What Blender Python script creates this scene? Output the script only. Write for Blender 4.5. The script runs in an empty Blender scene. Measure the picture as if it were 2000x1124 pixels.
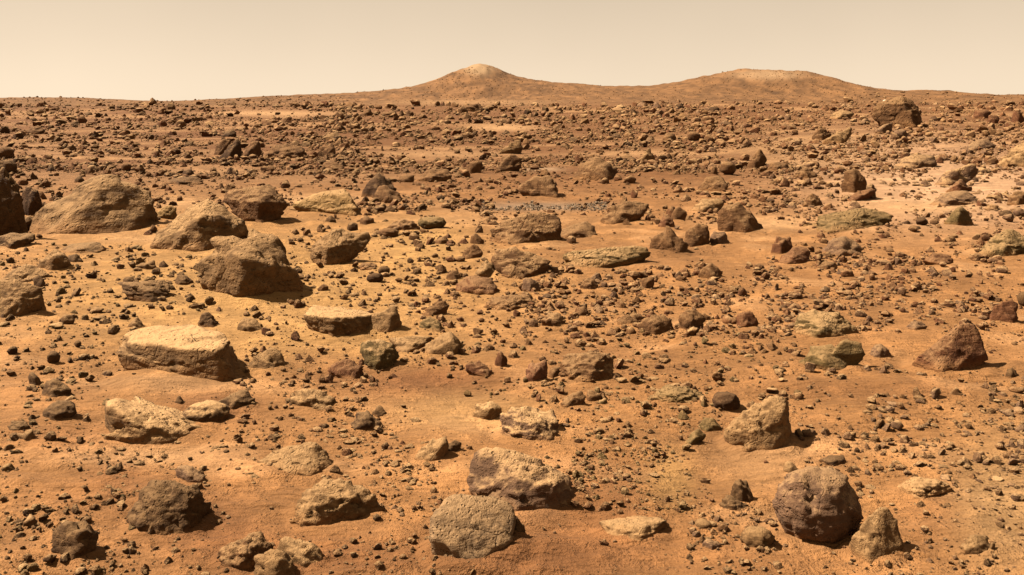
import bpy, bmesh, math
import numpy as np
from mathutils import Vector

scene = bpy.context.scene
# ------------------------------------------------------------------ camera
F = 1921.0            # focal length in photograph pixels (2000 wide)
CX, HY = 1000.0, 200.0  # principal column, eye-level row
CAMZ = 1.6
cam_d = bpy.data.cameras.new('camera'); cam = bpy.data.objects.new('camera', cam_d)
scene.collection.objects.link(cam); scene.camera = cam
cam.location = (0, 0, CAMZ); cam.rotation_euler = (math.radians(90), 0, 0)
cam_d.sensor_width = 36.0; cam_d.lens = 36.0 * F / 2000.0
cam_d.shift_y = -(562.0 - HY) / 2000.0
cam_d.clip_start = 0.05; cam_d.clip_end = 20000
# ------------------------------------------------------------------ sky + sun
SUN_EL, SUN_ROT = math.radians(51), math.radians(81)   # light from the left, a little beyond the rocks
world = bpy.data.worlds.new('World'); scene.world = world; world.use_nodes = True
nt = world.node_tree; nt.nodes.clear()
sky = nt.nodes.new('ShaderNodeTexSky'); sky.sky_type = 'NISHITA'; sky.sun_disc = False
sky.sun_elevation = SUN_EL; sky.sun_rotation = -SUN_ROT
sky.air_density = 0.6; sky.dust_density = 0.15; sky.ozone_density = 1.0; sky.altitude = 0
bw = nt.nodes.new('ShaderNodeRGBToBW')
pw = nt.nodes.new('ShaderNodeMath'); pw.operation = 'POWER'; pw.inputs[1].default_value = 0.42
mul = nt.nodes.new('ShaderNodeVectorMath'); mul.operation = 'MULTIPLY'
mul.inputs[1].default_value = (1.0, 0.805, 0.585)        # dust-laden butterscotch air
bg = nt.nodes.new('ShaderNodeBackground'); bg.inputs['Strength'].default_value = 0.112
wo = nt.nodes.new('ShaderNodeOutputWorld')
nt.links.new(sky.outputs[0], bw.inputs[0]); nt.links.new(bw.outputs[0], pw.inputs[0])
sn = nt.nodes.new('ShaderNodeTexNoise'); sn.inputs['Scale'].default_value = 4.0; sn.inputs['Detail'].default_value = 3.0   # uneven airborne dust
sr = nt.nodes.new('ShaderNodeMapRange'); sr.inputs[3].default_value = 0.93; sr.inputs[4].default_value = 1.07
sm = nt.nodes.new('ShaderNodeVectorMath'); sm.operation = 'MULTIPLY'
nt.links.new(sn.outputs['Fac'], sr.inputs[0]); nt.links.new(sr.outputs[0], sm.inputs[1])
nt.links.new(pw.outputs[0], mul.inputs[0]); nt.links.new(mul.outputs[0], sm.inputs[0]); nt.links.new(sm.outputs[0], bg.inputs['Color'])
nt.links.new(bg.outputs[0], wo.inputs['Surface'])
sd = bpy.data.lights.new('sun', 'SUN'); sd.energy = 5.0; sd.angle = math.radians(0.5); sd.color = (1.0, 0.875, 0.71)
sun = bpy.data.objects.new('sun', sd); scene.collection.objects.link(sun)
dirv = Vector((-math.cos(SUN_EL) * math.sin(SUN_ROT), math.cos(SUN_EL) * math.cos(SUN_ROT), math.sin(SUN_EL)))
sun.rotation_euler = dirv.to_track_quat('Z', 'Y').to_euler()
vs = scene.view_settings
vs.view_transform = 'Standard'; vs.look = 'None'; vs.gamma = 1.0; vs.use_curve_mapping = False
vs.exposure = 1.92
scene.render.engine = 'CYCLES'

# ------------------------------------------------------------------ noise
_rng = np.random.RandomState(7)
_perm = _rng.permutation(256); _perm = np.concatenate([_perm, _perm, _perm]).astype(np.int32)
_g = _rng.normal(size=(256, 3)); _g /= np.linalg.norm(_g, axis=1)[:, None]
def noise3(p):
    i = np.floor(p).astype(np.int64); f = p - i; i &= 255
    w = f * f * f * (f * (f * 6 - 15) + 10)
    out = 0.0
    for dx in (0, 1):
        px = _perm[i[:, 0] + dx]
        wx = w[:, 0] if dx else 1 - w[:, 0]
        for dy in (0, 1):
            py = _perm[px + (i[:, 1] + dy) % 256]
            wy = w[:, 1] if dy else 1 - w[:, 1]
            for dz in (0, 1):
                g = _g[_perm[py + (i[:, 2] + dz) % 256]]
                wz = w[:, 2] if dz else 1 - w[:, 2]
                d = g[:, 0] * (f[:, 0] - dx) + g[:, 1] * (f[:, 1] - dy) + g[:, 2] * (f[:, 2] - dz)
                out = out + d * wx * wy * wz
    return out * 1.6
def fbm(p, o=3, gain=0.5):
    s, a = 0.0, 1.0
    for k in range(o):
        s = s + a * noise3(p * 2.03 ** k + 17.3 * k); a *= gain
    return s
def n2(x, y, s, sy=None, seed=0.0):
    sy = sy or s
    return noise3(np.stack([x / s + 3.1 * seed, y / sy + 7.7 * seed, np.full_like(x, 0.37 + 1.31 * seed)], 1))
def sst(a, b, x):
    t = np.clip((x - a) / (b - a), 0, 1); return t * t * (3 - 2 * t)

# ------------------------------------------------------------------ terrain
_SK = np.array([(-900,186),(-300,188),(0,193),(100,191),(160,192),(210,196),(330,199),(450,196),(520,191),(600,186),(700,183),(780,175),
 (820,168),(850,160),(880,144),(905,133),(925,128),(940,126),(955,129),(980,139),(1000,147),(1030,156),(1080,163),(1140,168),(1200,171),
 (1260,170),(1300,165),(1330,160),(1380,150),(1420,142),(1450,137),(1500,139),(1560,142),(1580,145),(1600,152),(1620,161),(1640,169),
 (1680,176),(1740,180),(1790,178),(1830,183),(1900,188),(2000,186),(2400,185),(2900,188)], float)
HILLY = 950.0
_HX = (_SK[:, 0] - CX) / F * HILLY; _HZ = (HY - _SK[:, 1]) / F * HILLY + CAMZ
def terrain(x, y):
    z = 0.042 * n2(x, y, 1.3, 1.0, 1) + 0.020 * n2(x, y, .42, .30, 2) + 0.009 * n2(x, y, .16, .11, 3)
    z += 0.0034 * n2(x, y, .06, .045, 31)
    # wind-blown drifts: lopsided low ripples
    d = n2(x + .3 * y, y, 2.6, .9, 4); z += 0.045 * np.maximum(d, 0) ** 1.3
    d2 = 1 - np.abs(n2(x + .45 * y, y - .2 * x, .85, .36, 41)) * 2.2; z += 0.016 * np.maximum(d2, 0) ** 2 * np.clip(.5 + n2(x, y, 2.2, 1.4, 42), 0, 1.2)
    m = sst(9, 26, y)
    z += m * (0.15 * n2(x, y, 11, 6, 5) + 0.07 * n2(x, y, 3.7, 2.6, 6))
    f1 = sst(40, 130, y) * (1 - sst(500, 800, y))
    z += f1 * (0.45 * n2(x, y, 60, 38, 7) + 0.18 * n2(x, y, 19, 14, 8))
    z += 0.55 * sst(3, 18, x) * sst(9, 28, y)             # the ground climbs on the right
    z += 0.75 * sst(60, 260, y)
    prof = np.interp(x * (HILLY / np.maximum(y, 60.0)) ** 0.35, _HX, _HZ) - 0.75
    hgt = np.clip(prof / 30, 0.05, 1)
    wd = 300 - 130 * hgt
    g = np.exp(-((y - HILLY) / wd) ** 2)
    rough = 1 + 0.0 * x
    z += np.where(y > 150, prof * g, 0)
    z += sst(320, 700, y) * (1 - sst(1300, 1900, y)) * (0.8 * n2(x, y, 42, 60, 9) + 1.1 * n2(x, y, 15, 26, 10) + .65 * n2(x, y, 6, 14, 11)) * (0.4 + hgt)
    z -= sst(1100, 2600, y) * 6
    return z
STEP = 3.2
pys = np.arange(1290, 216, -STEP)
rowsY = np.concatenate([[1.0, 1.5, 2.0, 2.4], CAMZ * F / (pys - HY), np.exp(np.linspace(math.log(CAMZ * F / 15.2), math.log(1500), 190)), [1900, 2600, 4000, 7000]])
us = np.concatenate([np.linspace(-1.25, -.66, 16), np.arange(-.65, .65, STEP / F), np.linspace(.66, 1.25, 16)])
NR, NC = len(rowsY), len(us)
GX = us[None, :] * rowsY[:, None]; GY = np.repeat(rowsY[:, None], NC, 1)
GZ = terrain(GX.ravel(), GY.ravel()).reshape(NR, NC)
_PY = HY + (CAMZ - GZ) * F / GY                       # image row of each grid vertex
_ENV = np.minimum.accumulate(_PY, axis=0)
def hit(px, py):
    """first ground point met by the sight line through photo pixel (px, py)"""
    u = (px - CX) / F
    j = int(np.clip(np.searchsorted(us, u), 1, NC - 1))
    if abs(us[j - 1] - u) < abs(us[j] - u): j -= 1
    e = _ENV[:, j]
    i = int(np.searchsorted(-e, -py))
    if i >= NR or i < 1: return None
    a, b = e[i - 1], _PY[i, j]
    t = 0 if a == b else np.clip((a - py) / (a - b), 0, 1)
    Y = rowsY[i - 1] + t * (rowsY[i] - rowsY[i - 1])
    return np.array([u * Y, Y, GZ[i - 1, j] + t * (GZ[i, j] - GZ[i - 1, j])])
def ray(px, py, Y):
    return np.array([(px - CX) / F * Y, Y, CAMZ - (py - HY) / F * Y])

# ------------------------------------------------------------------ materials
def mat_new(name):
    m = bpy.data.materials.new(name); m.use_nodes = True
    t = m.node_tree; t.nodes.clear()
    o = t.nodes.new('ShaderNodeOutputMaterial'); b = t.nodes.new('ShaderNodeBsdfPrincipled')
    b.inputs['Roughness'].default_value = 0.95; b.inputs['Specular IOR Level'].default_value = 0.12
    t.links.new(b.outputs[0], o.inputs[0])
    return m, t, b
def N(t, kind, **kw):
    n = t.nodes.new(kind)
    for k, v in kw.items():
        if k.startswith('_'): setattr(n, k[1:], v)
        else: n.inputs[k.replace('__', ' ')].default_value = v
    return n
def mathn(t, op, a, b=None, c=None, clamp=False):
    n = t.nodes.new('ShaderNodeMath'); n.operation = op; n.use_clamp = clamp
    for k, v in enumerate((a, b, c)):
        if v is None: continue
        if isinstance(v, (int, float)): n.inputs[k].default_value = v
        else: t.links.new(v, n.inputs[k])
    return n.outputs[0]
def mixc(t, fac, a, b, blend='MIX'):
    n = t.nodes.new('ShaderNodeMix'); n.data_type = 'RGBA'; n.blend_type = blend
    for s, v in ((0, fac), (6, a), (7, b)):
        if isinstance(v, (int, float)): n.inputs[s].default_value = v
        elif isinstance(v, tuple): n.inputs[s].default_value = v
        else: t.links.new(v, n.inputs[s])
    return n.outputs[2]
def ramp(t, val, lo, hi):
    n = t.nodes.new('ShaderNodeMapRange'); n.interpolation_type = 'SMOOTHSTEP'
    n.inputs[1].default_value = lo; n.inputs[2].default_value = hi
    t.links.new(val, n.inputs[0]); return n.outputs[0]
ALB = 0.58                        # all albedos below are scaled to the exposure
SOIL = (0.288, 0.136, 0.048)
def rock_material(name, source):
    m, t, b = mat_new(name)
    tc = N(t, 'ShaderNodeTexCoord'); co = tc.outputs['Object']
    if source == 'OBJ':
        oi = N(t, 'ShaderNodeObjectInfo'); col, alpha = oi.outputs['Color'], oi.outputs['Alpha']
        ofs = t.nodes.new('ShaderNodeVectorMath'); ofs.operation = 'ADD'
        sc = mathn(t, 'MULTIPLY', oi.outputs['Random'], 37.0)
        ts = N(t, 'ShaderNodeAttribute', _attribute_type='OBJECT', _attribute_name='texture_size')
        ws = N(t, 'ShaderNodeAttribute', _attribute_type='OBJECT', _attribute_name='stone_size')
        dv = t.nodes.new('ShaderNodeVectorMath'); dv.operation = 'DIVIDE'
        t.links.new(co, dv.inputs[0]); t.links.new(ts.outputs['Fac'], dv.inputs[1]); co = dv.outputs[0]
        t.links.new(co, ofs.inputs[0]); t.links.new(sc, ofs.inputs[1]); co = ofs.outputs[0]
    else:
        at = N(t, 'ShaderNodeAttribute', _attribute_name='tint'); col, alpha = at.outputs['Color'], at.outputs['Alpha']
    def nz(scale, detail=4, rough=.6):
        n = N(t, 'ShaderNodeTexNoise', Scale=scale, Detail=detail, Roughness=rough); t.links.new(co, n.inputs['Vector']); return n.outputs['Fac']
    k_ = 1.0 if source == 'OBJ' else 12.0
    big, mid, fine = nz(2.6 * k_, 4, .65), nz(11 * k_, 5, .68), nz(38 * k_, 3, .7)
    # mottling of the stone itself
    v = mathn(t, 'ADD', mathn(t, 'MULTIPLY', ramp(t, big, .32, .68), .55), mathn(t, 'MULTIPLY', ramp(t, mid, .3, .7), .5))
    v = mathn(t, 'ADD', mathn(t, 'MULTIPLY', v, .75), .58)
    c1 = mixc(t, 1.0, col, v, 'MULTIPLY')
    sp = ramp(t, fine, .60, .74)
    c1 = mixc(t, mathn(t, 'MULTIPLY', sp, .35), c1, (SOIL[0] * .8 * ALB, SOIL[1] * .85 * ALB, SOIL[2] * ALB, 1))
    # dust that has settled on level faces and in hollows
    geo = N(t, 'ShaderNodeNewGeometry')
    sx = t.nodes.new('ShaderNodeSeparateXYZ'); t.links.new(geo.outputs['Normal'], sx.inputs[0])
    up = mathn(t, 'ADD', sx.outputs[2], mathn(t, 'MULTIPLY', mathn(t, 'SUBTRACT', mid, .5), 1.5))
    up = mathn(t, 'ADD', up, mathn(t, 'MULTIPLY', mathn(t, 'SUBTRACT', big, .5), 1.1))
    dust = mathn(t, 'MULTIPLY', ramp(t, up, .38, 1.08), alpha, clamp=True)
    c2 = mixc(t, dust, c1, (0.44 * ALB, 0.262 * ALB, 0.118 * ALB, 1))
    if source == 'OBJ':      # soil splashed and banked on the foot of the rock
        dz = t.nodes.new('ShaderNodeVectorMath'); dz.operation = 'SUBTRACT'
        t.links.new(geo.outputs['Position'], dz.inputs[0]); t.links.new(oi.outputs['Location'], dz.inputs[1])
        s2 = t.nodes.new('ShaderNodeSeparateXYZ'); t.links.new(dz.outputs[0], s2.inputs[0])
        hz = mathn(t, 'ADD', mathn(t, 'DIVIDE', s2.outputs[2], ws.outputs['Fac']), mathn(t, 'MULTIPLY', mathn(t, 'SUBTRACT', big, .5), -.30))
        sk = mathn(t, 'MULTIPLY', mathn(t, 'SUBTRACT', 1.0, ramp(t, hz, .0, .13)), .5)
        c2 = mixc(t, sk, c2, (SOIL[0] * ALB, SOIL[1] * ALB, SOIL[2] * ALB, 1))
    t.links.new(c2, b.inputs['Base Color'])
    vo = N(t, 'ShaderNodeTexVoronoi', Scale=17.0 * k_); t.links.new(co, vo.inputs['Vector'])
    vo2 = N(t, 'ShaderNodeTexVoronoi', Scale=41.0 * k_); t.links.new(co, vo2.inputs['Vector'])
    some = ramp(t, big, .38, .62)                       # pits come in swarms
    pit1 = mathn(t, 'MULTIPLY', mathn(t, 'SUBTRACT', 1.0, ramp(t, vo.outputs['Distance'], .08, .36)), some)
    pit2 = mathn(t, 'SUBTRACT', 1.0, ramp(t, vo2.outputs['Distance'], .10, .40))
    pit2 = mathn(t, 'MULTIPLY', pit2, ramp(t, nz(4.2 * k_, 2), .45, .62))
    wv = t.nodes.new('ShaderNodeVectorMath'); wv.operation = 'ADD'
    wn = N(t, 'ShaderNodeTexNoise', Scale=3.0 * k_, Detail=3.0); t.links.new(co, wn.inputs['Vector'])
    wm = t.nodes.new('ShaderNodeVectorMath'); wm.operation = 'SCALE'; wm.inputs['Scale'].default_value = .35 / k_; t.links.new(wn.outputs['Color'], wm.inputs[0])
    t.links.new(co, wv.inputs[0]); t.links.new(wm.outputs[0], wv.inputs[1])
    vc = N(t, 'ShaderNodeTexVoronoi', Scale=2.4 * k_, _feature='DISTANCE_TO_EDGE'); t.links.new(wv.outputs[0], vc.inputs['Vector'])
    crack = mathn(t, 'MULTIPLY', mathn(t, 'SUBTRACT', 1.0, ramp(t, vc.outputs['Distance'], .0, .035)), ramp(t, nz(1.7 * k_, 2), .42, .6))
    sts = N(t, 'ShaderNodeTexNoise', Scale=5.0 * k_, Detail=3.0); mp = N(t, 'ShaderNodeMapping'); mp.inputs['Scale'].default_value = (.5, .5, 4.0); mp.inputs['Rotation'].default_value = (.3, .25, 0)
    t.links.new(co, mp.inputs['Vector']); t.links.new(mp.outputs[0], sts.inputs['Vector'])
    hgt = mathn(t, 'ADD', mathn(t, 'MULTIPLY', mid, .62), mathn(t, 'MULTIPLY', mathn(t, 'MULTIPLY', fine, some), .42))
    hgt = mathn(t, 'ADD', hgt, mathn(t, 'MULTIPLY', sts.outputs['Fac'], .55))
    hgt = mathn(t, 'SUBTRACT', hgt, mathn(t, 'MULTIPLY', crack, .26))
    hgt = mathn(t, 'SUBTRACT', hgt, mathn(t, 'ADD', mathn(t, 'MULTIPLY', pit1, .55), mathn(t, 'MULTIPLY', pit2, .22)))
    bp = N(t, 'ShaderNodeBump', Strength=1.0, Distance=0.01); t.links.new(hgt, bp.inputs['Height'])
    if source == 'OBJ': t.links.new(mathn(t, 'MULTIPLY', ws.outputs['Fac'], .046), bp.inputs['Distance'])
    t.links.new(bp.outputs[0], b.inputs['Normal'])
    return m
ROCK = rock_material('rock_stone', 'OBJ')
STONES = rock_material('scattered_stone', 'ATT')
def ground_material():
    m, t, b = mat_new('dusty_soil')
    at = N(t, 'ShaderNodeAttribute', _attribute_name='tone')
    tc = N(t, 'ShaderNodeTexCoord'); co = tc.outputs['Object']
    def nz(scale, detail=4, rough=.6, st=None):
        n = N(t, 'ShaderNodeTexNoise', Scale=scale, Detail=detail, Roughness=rough)
        if st:
            mp = N(t, 'ShaderNodeMapping'); mp.inputs['Scale'].default_value = st; mp.inputs['Rotation'].default_value = (0, 0, .3)
            t.links.new(co, mp.inputs['Vector']); t.links.new(mp.outputs[0], n.inputs['Vector'])
        else: t.links.new(co, n.inputs['Vector'])
        return n.outputs['Fac']
    a, c, d, e = nz(1.6, 4), nz(11, 5, .65, (1, 2.2, 1)), nz(70, 3, .7), nz(230, 2, .7)
    rip = nz(9, 2, .5, (.7, 3.2, 1))
    crust = nz(3.2, 6, .72)
    v = mathn(t, 'ADD', mathn(t, 'MULTIPLY', ramp(t, a, .3, .7), .22), mathn(t, 'MULTIPLY', ramp(t, c, .3, .72), .26))
    v = mathn(t, 'ADD', v, mathn(t, 'MULTIPLY', ramp(t, d, .3, .7), .12))
    v = mathn(t, 'ADD', v, mathn(t, 'MULTIPLY', ramp(t, crust, .48, .60), .20))
    v = mathn(t, 'ADD', v, .62)
    col = mixc(t, 1.0, at.outputs['Color'], v, 'MULTIPLY')
    grit = mathn(t, 'MULTIPLY', ramp(t, d, .60, .70), ramp(t, a, .42, .62))
    col = mixc(t, mathn(t, 'MULTIPLY', grit, .55), col, (.075, .038, .018, 1))
    t.links.new(col, b.inputs['Base Color'])
    h = mathn(t, 'ADD', mathn(t, 'ADD', mathn(t, 'MULTIPLY', c, .75), mathn(t, 'ADD', mathn(t, 'MULTIPLY', rip, 1.5), mathn(t, 'MULTIPLY', ramp(t, crust, .48, .60), .35))), mathn(t, 'ADD', mathn(t, 'MULTIPLY', d, .42), mathn(t, 'MULTIPLY', e, .16)))
    bp = N(t, 'ShaderNodeBump', Strength=.8, Distance=0.03); t.links.new(h, bp.inputs['Height'])
    t.links.new(bp.outputs[0], b.inputs['Normal'])
    return m
GROUND = ground_material()

# ------------------------------------------------------------------ rock shapes
_ico = {}
def ico(level):
    if level not in _ico:
        bm = bmesh.new(); bmesh.ops.create_icosphere(bm, subdivisions=level, radius=1.0)
        bm.verts.ensure_lookup_table()
        v = np.array([x.co[:] for x in bm.verts]); f = np.array([[q.index for q in p.verts] for p in bm.faces], np.int32)
        bm.free(); _ico[level] = (v, f)
    return _ico[level]
def hull_planes(P):
    bm = bmesh.new()
    for p in P: bm.verts.new(p)
    bmesh.ops.convex_hull(bm, input=bm.verts[:])
    bm.normal_update()
    c = P.mean(0); n, d = [], []
    for f in bm.faces:
        a = np.array(f.normal[:]); k = float(a @ (np.array(f.verts[0].co[:]) - c))
        if np.linalg.norm(a) < .5: continue
        if k < 0: a, k = -a, -k
        n.append(a); d.append(max(k, 0.03))
    bm.free()
    return c, np.array(n), np.array(d)
def star(hulls, level, seed, p=26.0, rough=1.0, chips=12, chipdepth=.05, crumb=0.0, freq=1.0, strata=0.0, flake=1.0):
    """closed rock surface: union of convex blocks, corners chipped and weathered"""
    rg = np.random.RandomState(seed)
    A = np.concatenate(hulls); lo, hi = A.min(0), A.max(0); ctr = (lo + hi) / 2; half = np.maximum((hi - lo) / 2, 1e-4)
    C = np.mean([((h - ctr) / half).mean(0) for h in hulls], axis=0)
    D, Fc = ico(level)
    R = np.zeros(len(D))
    for h in hulls:
        q = (h - ctr) / half - C
        c, n, d = hull_planes(q)
        d = d + n @ c                      # plane offsets from the common centre
        d = np.maximum(d, 0.04)
        cn = rg.normal(size=(max(chips, 1), 3)); cn[:, 2] = np.abs(cn[:, 2]) * .8; cn /= np.linalg.norm(cn, axis=1)[:, None]
        cd = (cn @ q.T).max(1) * (1 - chipdepth * (.35 + 1.1 * rg.rand(max(chips, 1))))
        n = np.concatenate([n, cn]); d = np.concatenate([d, np.maximum(cd, .05)])
        k = np.maximum(D @ n.T, 1e-3) / d[None, :]
        R = np.maximum(R, (k ** p).sum(1) ** (-1 / p))
    W = D * R[:, None]; hull_lo = ((A - ctr) / half).min(0) - C; hull_hi = ((A - ctr) / half).max(0) - C
    e_lo, e_hi = W.min(0), W.max(0)
    W = np.where(W < 0, W * (hull_lo / e_lo), W * (hull_hi / e_hi))   # rounding must not shrink the block
    R = np.linalg.norm(W, axis=1); D = W / R[:, None]
    # flaked facets: each patch of the skin is a slightly tilted, slightly sunk plane
    K = {5: 75, 4: 40, 3: 20, 2: 0, 1: 0}[level]
    if K:
        S = rg.normal(size=(K, 3)); S /= np.linalg.norm(S, axis=1)[:, None]
        jit = D + .10 * np.stack([noise3(D * 4 + 5 * a + seed % 50) for a in range(3)], 1)
        dots = jit @ S.T; i1 = dots.argmax(1); m1 = dots.max(1)
        tilt = rg.normal(size=(K, 3)) * .20; sink = rg.normal(size=K) * .020
        off = ((D - S[i1]) * tilt[i1]).sum(1) + sink[i1]
        R = R * (1 + flake * off)
    s = rg.rand(3) * 60
    q = D * R[:, None]
    w = fbm(q * 1.7 * freq + s, 2)
    r2 = 1 - np.abs(fbm(q * 3.4 * freq + s + 9, 2)) * 2
    w3 = fbm(q * 8.5 * freq + s + 4, 3, .6)
    R = R * (1 + rough * (.034 * w + .020 * (r2 - .5) + .026 * w3) + crumb * (.09 * fbm(q * 4.2 * freq + s + 30, 3, .7)))
    if level >= 5: R = R * (1 + rough * .013 * fbm(q * 22 + s, 2, .7))
    if strata: R = R * (1 + strata * np.sin(q[:, 2] * 15 + 2.2 * w + q[:, 0] * 2))
    return (D * R[:, None] + C) * half + ctr, Fc
def mesh_from(name, V, Fc, smooth=True):
    me = bpy.data.meshes.new(name)
    me.vertices.add(len(V)); me.vertices.foreach_set('co', V.astype(np.float32).ravel())
    nf = len(Fc); k = Fc.shape[1]
    me.loops.add(nf * k); me.loops.foreach_set('vertex_index', Fc.astype(np.int32).ravel())
    me.polygons.add(nf); me.polygons.foreach_set('loop_start', np.arange(0, nf * k, k, dtype=np.int32))
    me.polygons.foreach_set('use_smooth', np.full(nf, smooth)); me.update(calc_edges=True)
    return me
COL = {'d': (.098,.053,.023), 'k': (.066,.033,.015), 'b': (.132,.065,.027), 'r': (.128,.053,.024), 'g': (.124,.083,.033), 'p': (.215,.125,.057),
       'y': (.230,.140,.052), 'v': (.150,.086,.052), 't': (.172,.098,.043), 'w': (.75,.66,.54), 'm': (.175,.077,.043), 'q': (.225,.146,.084)}
COL = {k: (c[0] * ALB * .92, c[1] * ALB * .86, c[2] * ALB * .76) for k, c in COL.items()}
def link(o):
    scene.collection.objects.link(o); return o
FOOT = []     # x, y, half width, height of every rock that stands in the sand
HERO = []
def parse(s): return [tuple(float(v) for v in q.split(',')) for q in s.split()]
def hull_points(outline, ridge, dep, over, D, ball=False):
    o = np.array([q[:2] for q in outline]); x0, x1 = o[:, 0].min(), o[:, 0].max(); y0, y1 = o[:, 1].min(), o[:, 1].max()
    hp = y1 - y0; wpx = x1 - x0; w = wpx * D / F; hw = hp * D / F; cxp = (x0 + x1) / 2
    if ball:
        k = np.arange(90) + .5; ph = np.arccos(1 - 2 * k / 90); th = math.pi * (1 + 5 ** .5) * k
        S = np.stack([np.cos(th) * np.sin(ph), np.sin(th) * np.sin(ph), np.cos(ph)], 1)
        c = ray(cxp, (y0 + y1) / 2, D + .36 * w)
        return c + S * [w * .5, w * .46, hw * .52], w, hw
    pts = []
    sink = .40 if over > .2 else .18
    bx = sorted((q[0], min((lambda g: g[1] if g is not None else D)(hit(q[0], q[1])), D + .5 * dep * w)) for q in outline if len(q) == 2 and (y1 - q[1]) / hp <= over)
    based = lambda x: float(np.interp(x, [b[0] for b in bx], [b[1] for b in bx])) if bx else D
    for q in outline:
        x, y = q[:2]
        t = (y1 - y) / hp
        if len(q) > 2: pts.append(ray(x, y, D + q[2] * w))
        elif t <= over:
            g = hit(x, y); Y = g[1] if g is not None else D
            Y = min(Y, D + .5 * dep * w)
            P = ray(x, y, Y); pts.append(P); pts.append(P + np.array([0, .02 * w, -sink * hw]))
        else:
            e = abs(x - cxp) / max(wpx / 2, 1)
            P = ray(x, y, D + dep * w * (.18 + .50 * t + .08 * e)); pts.append(P)
            B = ray(cxp + (x - cxp) * .78, y, D + dep * w * (.18 + .50 * t)); B[1] += .32 * dep * w; B[2] -= (.30 * hw * (0.4 + t) if over > .2 else .12 * hw * t); pts.append(B)
    for (x, y, d) in ridge: pts.append(ray(x, y, based(x) + d * w))
    if not ridge: pts.append(ray(cxp - .05 * wpx, y0 + .58 * hp, based(cxp) + .06 * dep * w))
    gb = ray(cxp, y1, D)
    for sx in (-.33, .33):
        k = 1.0 if over > .2 else .45
        bxm = ray(np.mean([b_[0] for b_ in [q for q in outline if (y1 - q[1]) / hp <= over]]), y1, D)[0] if over <= .2 else gb[0]
        pts.append(np.array([bxm + sx * k * w, D + (.25 + .70 * k) * dep * w, gb[2] - sink * hw]))
    return np.array(pts), w, hw
def hero(line):
    """name ; label ; short ; style ; outline [; ridge] [; second block outline]"""
    f = [s.strip() for s in line.split(';')]
    name, label, short, style = f[:4]
    st = style.split(); colr = st[0][0]; dust = int(st[0][1:]) / 9.0
    opt = dict(p=70.0, rough=.85, crumb=0.10, strata=0.0, chips=12, flake=1.0); dep, over = .78, .30; ball = False
    for s in st[1:]:
        if s == 'round': opt.update(p=30.0, chips=0, flake=.8, crumb=.25); ball = True
        elif s == 'crumb': opt.update(crumb=1.0, rough=1.3, p=16)
        elif s == 'lumpy': opt.update(crumb=.55, rough=1.2, p=24)
        elif s == 'sharp': opt.update(p=60.0, rough=.8, chips=8, crumb=.05)
        elif s == 'block': opt.update(p=110.0, rough=.6, chips=1, crumb=.03, flake=.6)
        elif s == 'strata': opt.update(strata=.022)
        elif s == 'over': over = .12
        elif s[0] == 'D': dep = float(s[1:])
    blocks = []
    ol = parse(f[4]); rd = parse(f[5]) if len(f) > 5 and f[5] else []
    oa = np.array([q[:2] for q in ol]); k = int(oa[:, 1].argmax())
    g = hit(oa[k, 0], oa[k, 1])
    if g is None: g = ray(oa[k, 0], oa[k, 1], 300.0)
    D = g[1]
    P, w, hw = hull_points(ol, rd, dep, over, D, ball); blocks.append(P)
    for extra in f[6:]:
        P2, _, _ = hull_points(parse(extra), [], dep, over, D); blocks.append(P2)
    wpx = np.ptp(oa[:, 0])
    level = 5 if wpx > 95 else 4 if wpx > 34 else 3
    seed = (hash_str(f[4])) % 100000
    V, Fc = star(blocks, level, seed, freq=1.0, **opt)
    A = np.concatenate(blocks); base = np.array([A[:, 0].mean(), A[:, 1].mean(), g[2]])
    me = mesh_from(name, V - base, Fc); me.materials.append(ROCK)
    o = link(bpy.data.objects.new(name, me)); o.location = base
    rg = np.random.RandomState(seed); j = 1 + .10 * (rg.rand() - .5)
    c = COL[colr]; o.color = (c[0] * j, c[1] * j, c[2] * j, dust)
    o['texture_size'] = float(w); o['stone_size'] = float(w)
    o['label'] = label; o['category'] = 'boulder' if 'boulder' in name else 'stone' if 'stone' in name else 'rock'
    FOOT.append((base[0], base[1], w / 2, hw)); HERO.append((short, base, w, oa.min(0), oa.max(0)))
    return o
def hash_str(s):
    h = 5381
    for ch in s: h = (h * 33 + ord(ch)) & 0xffffffff
    return h
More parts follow.
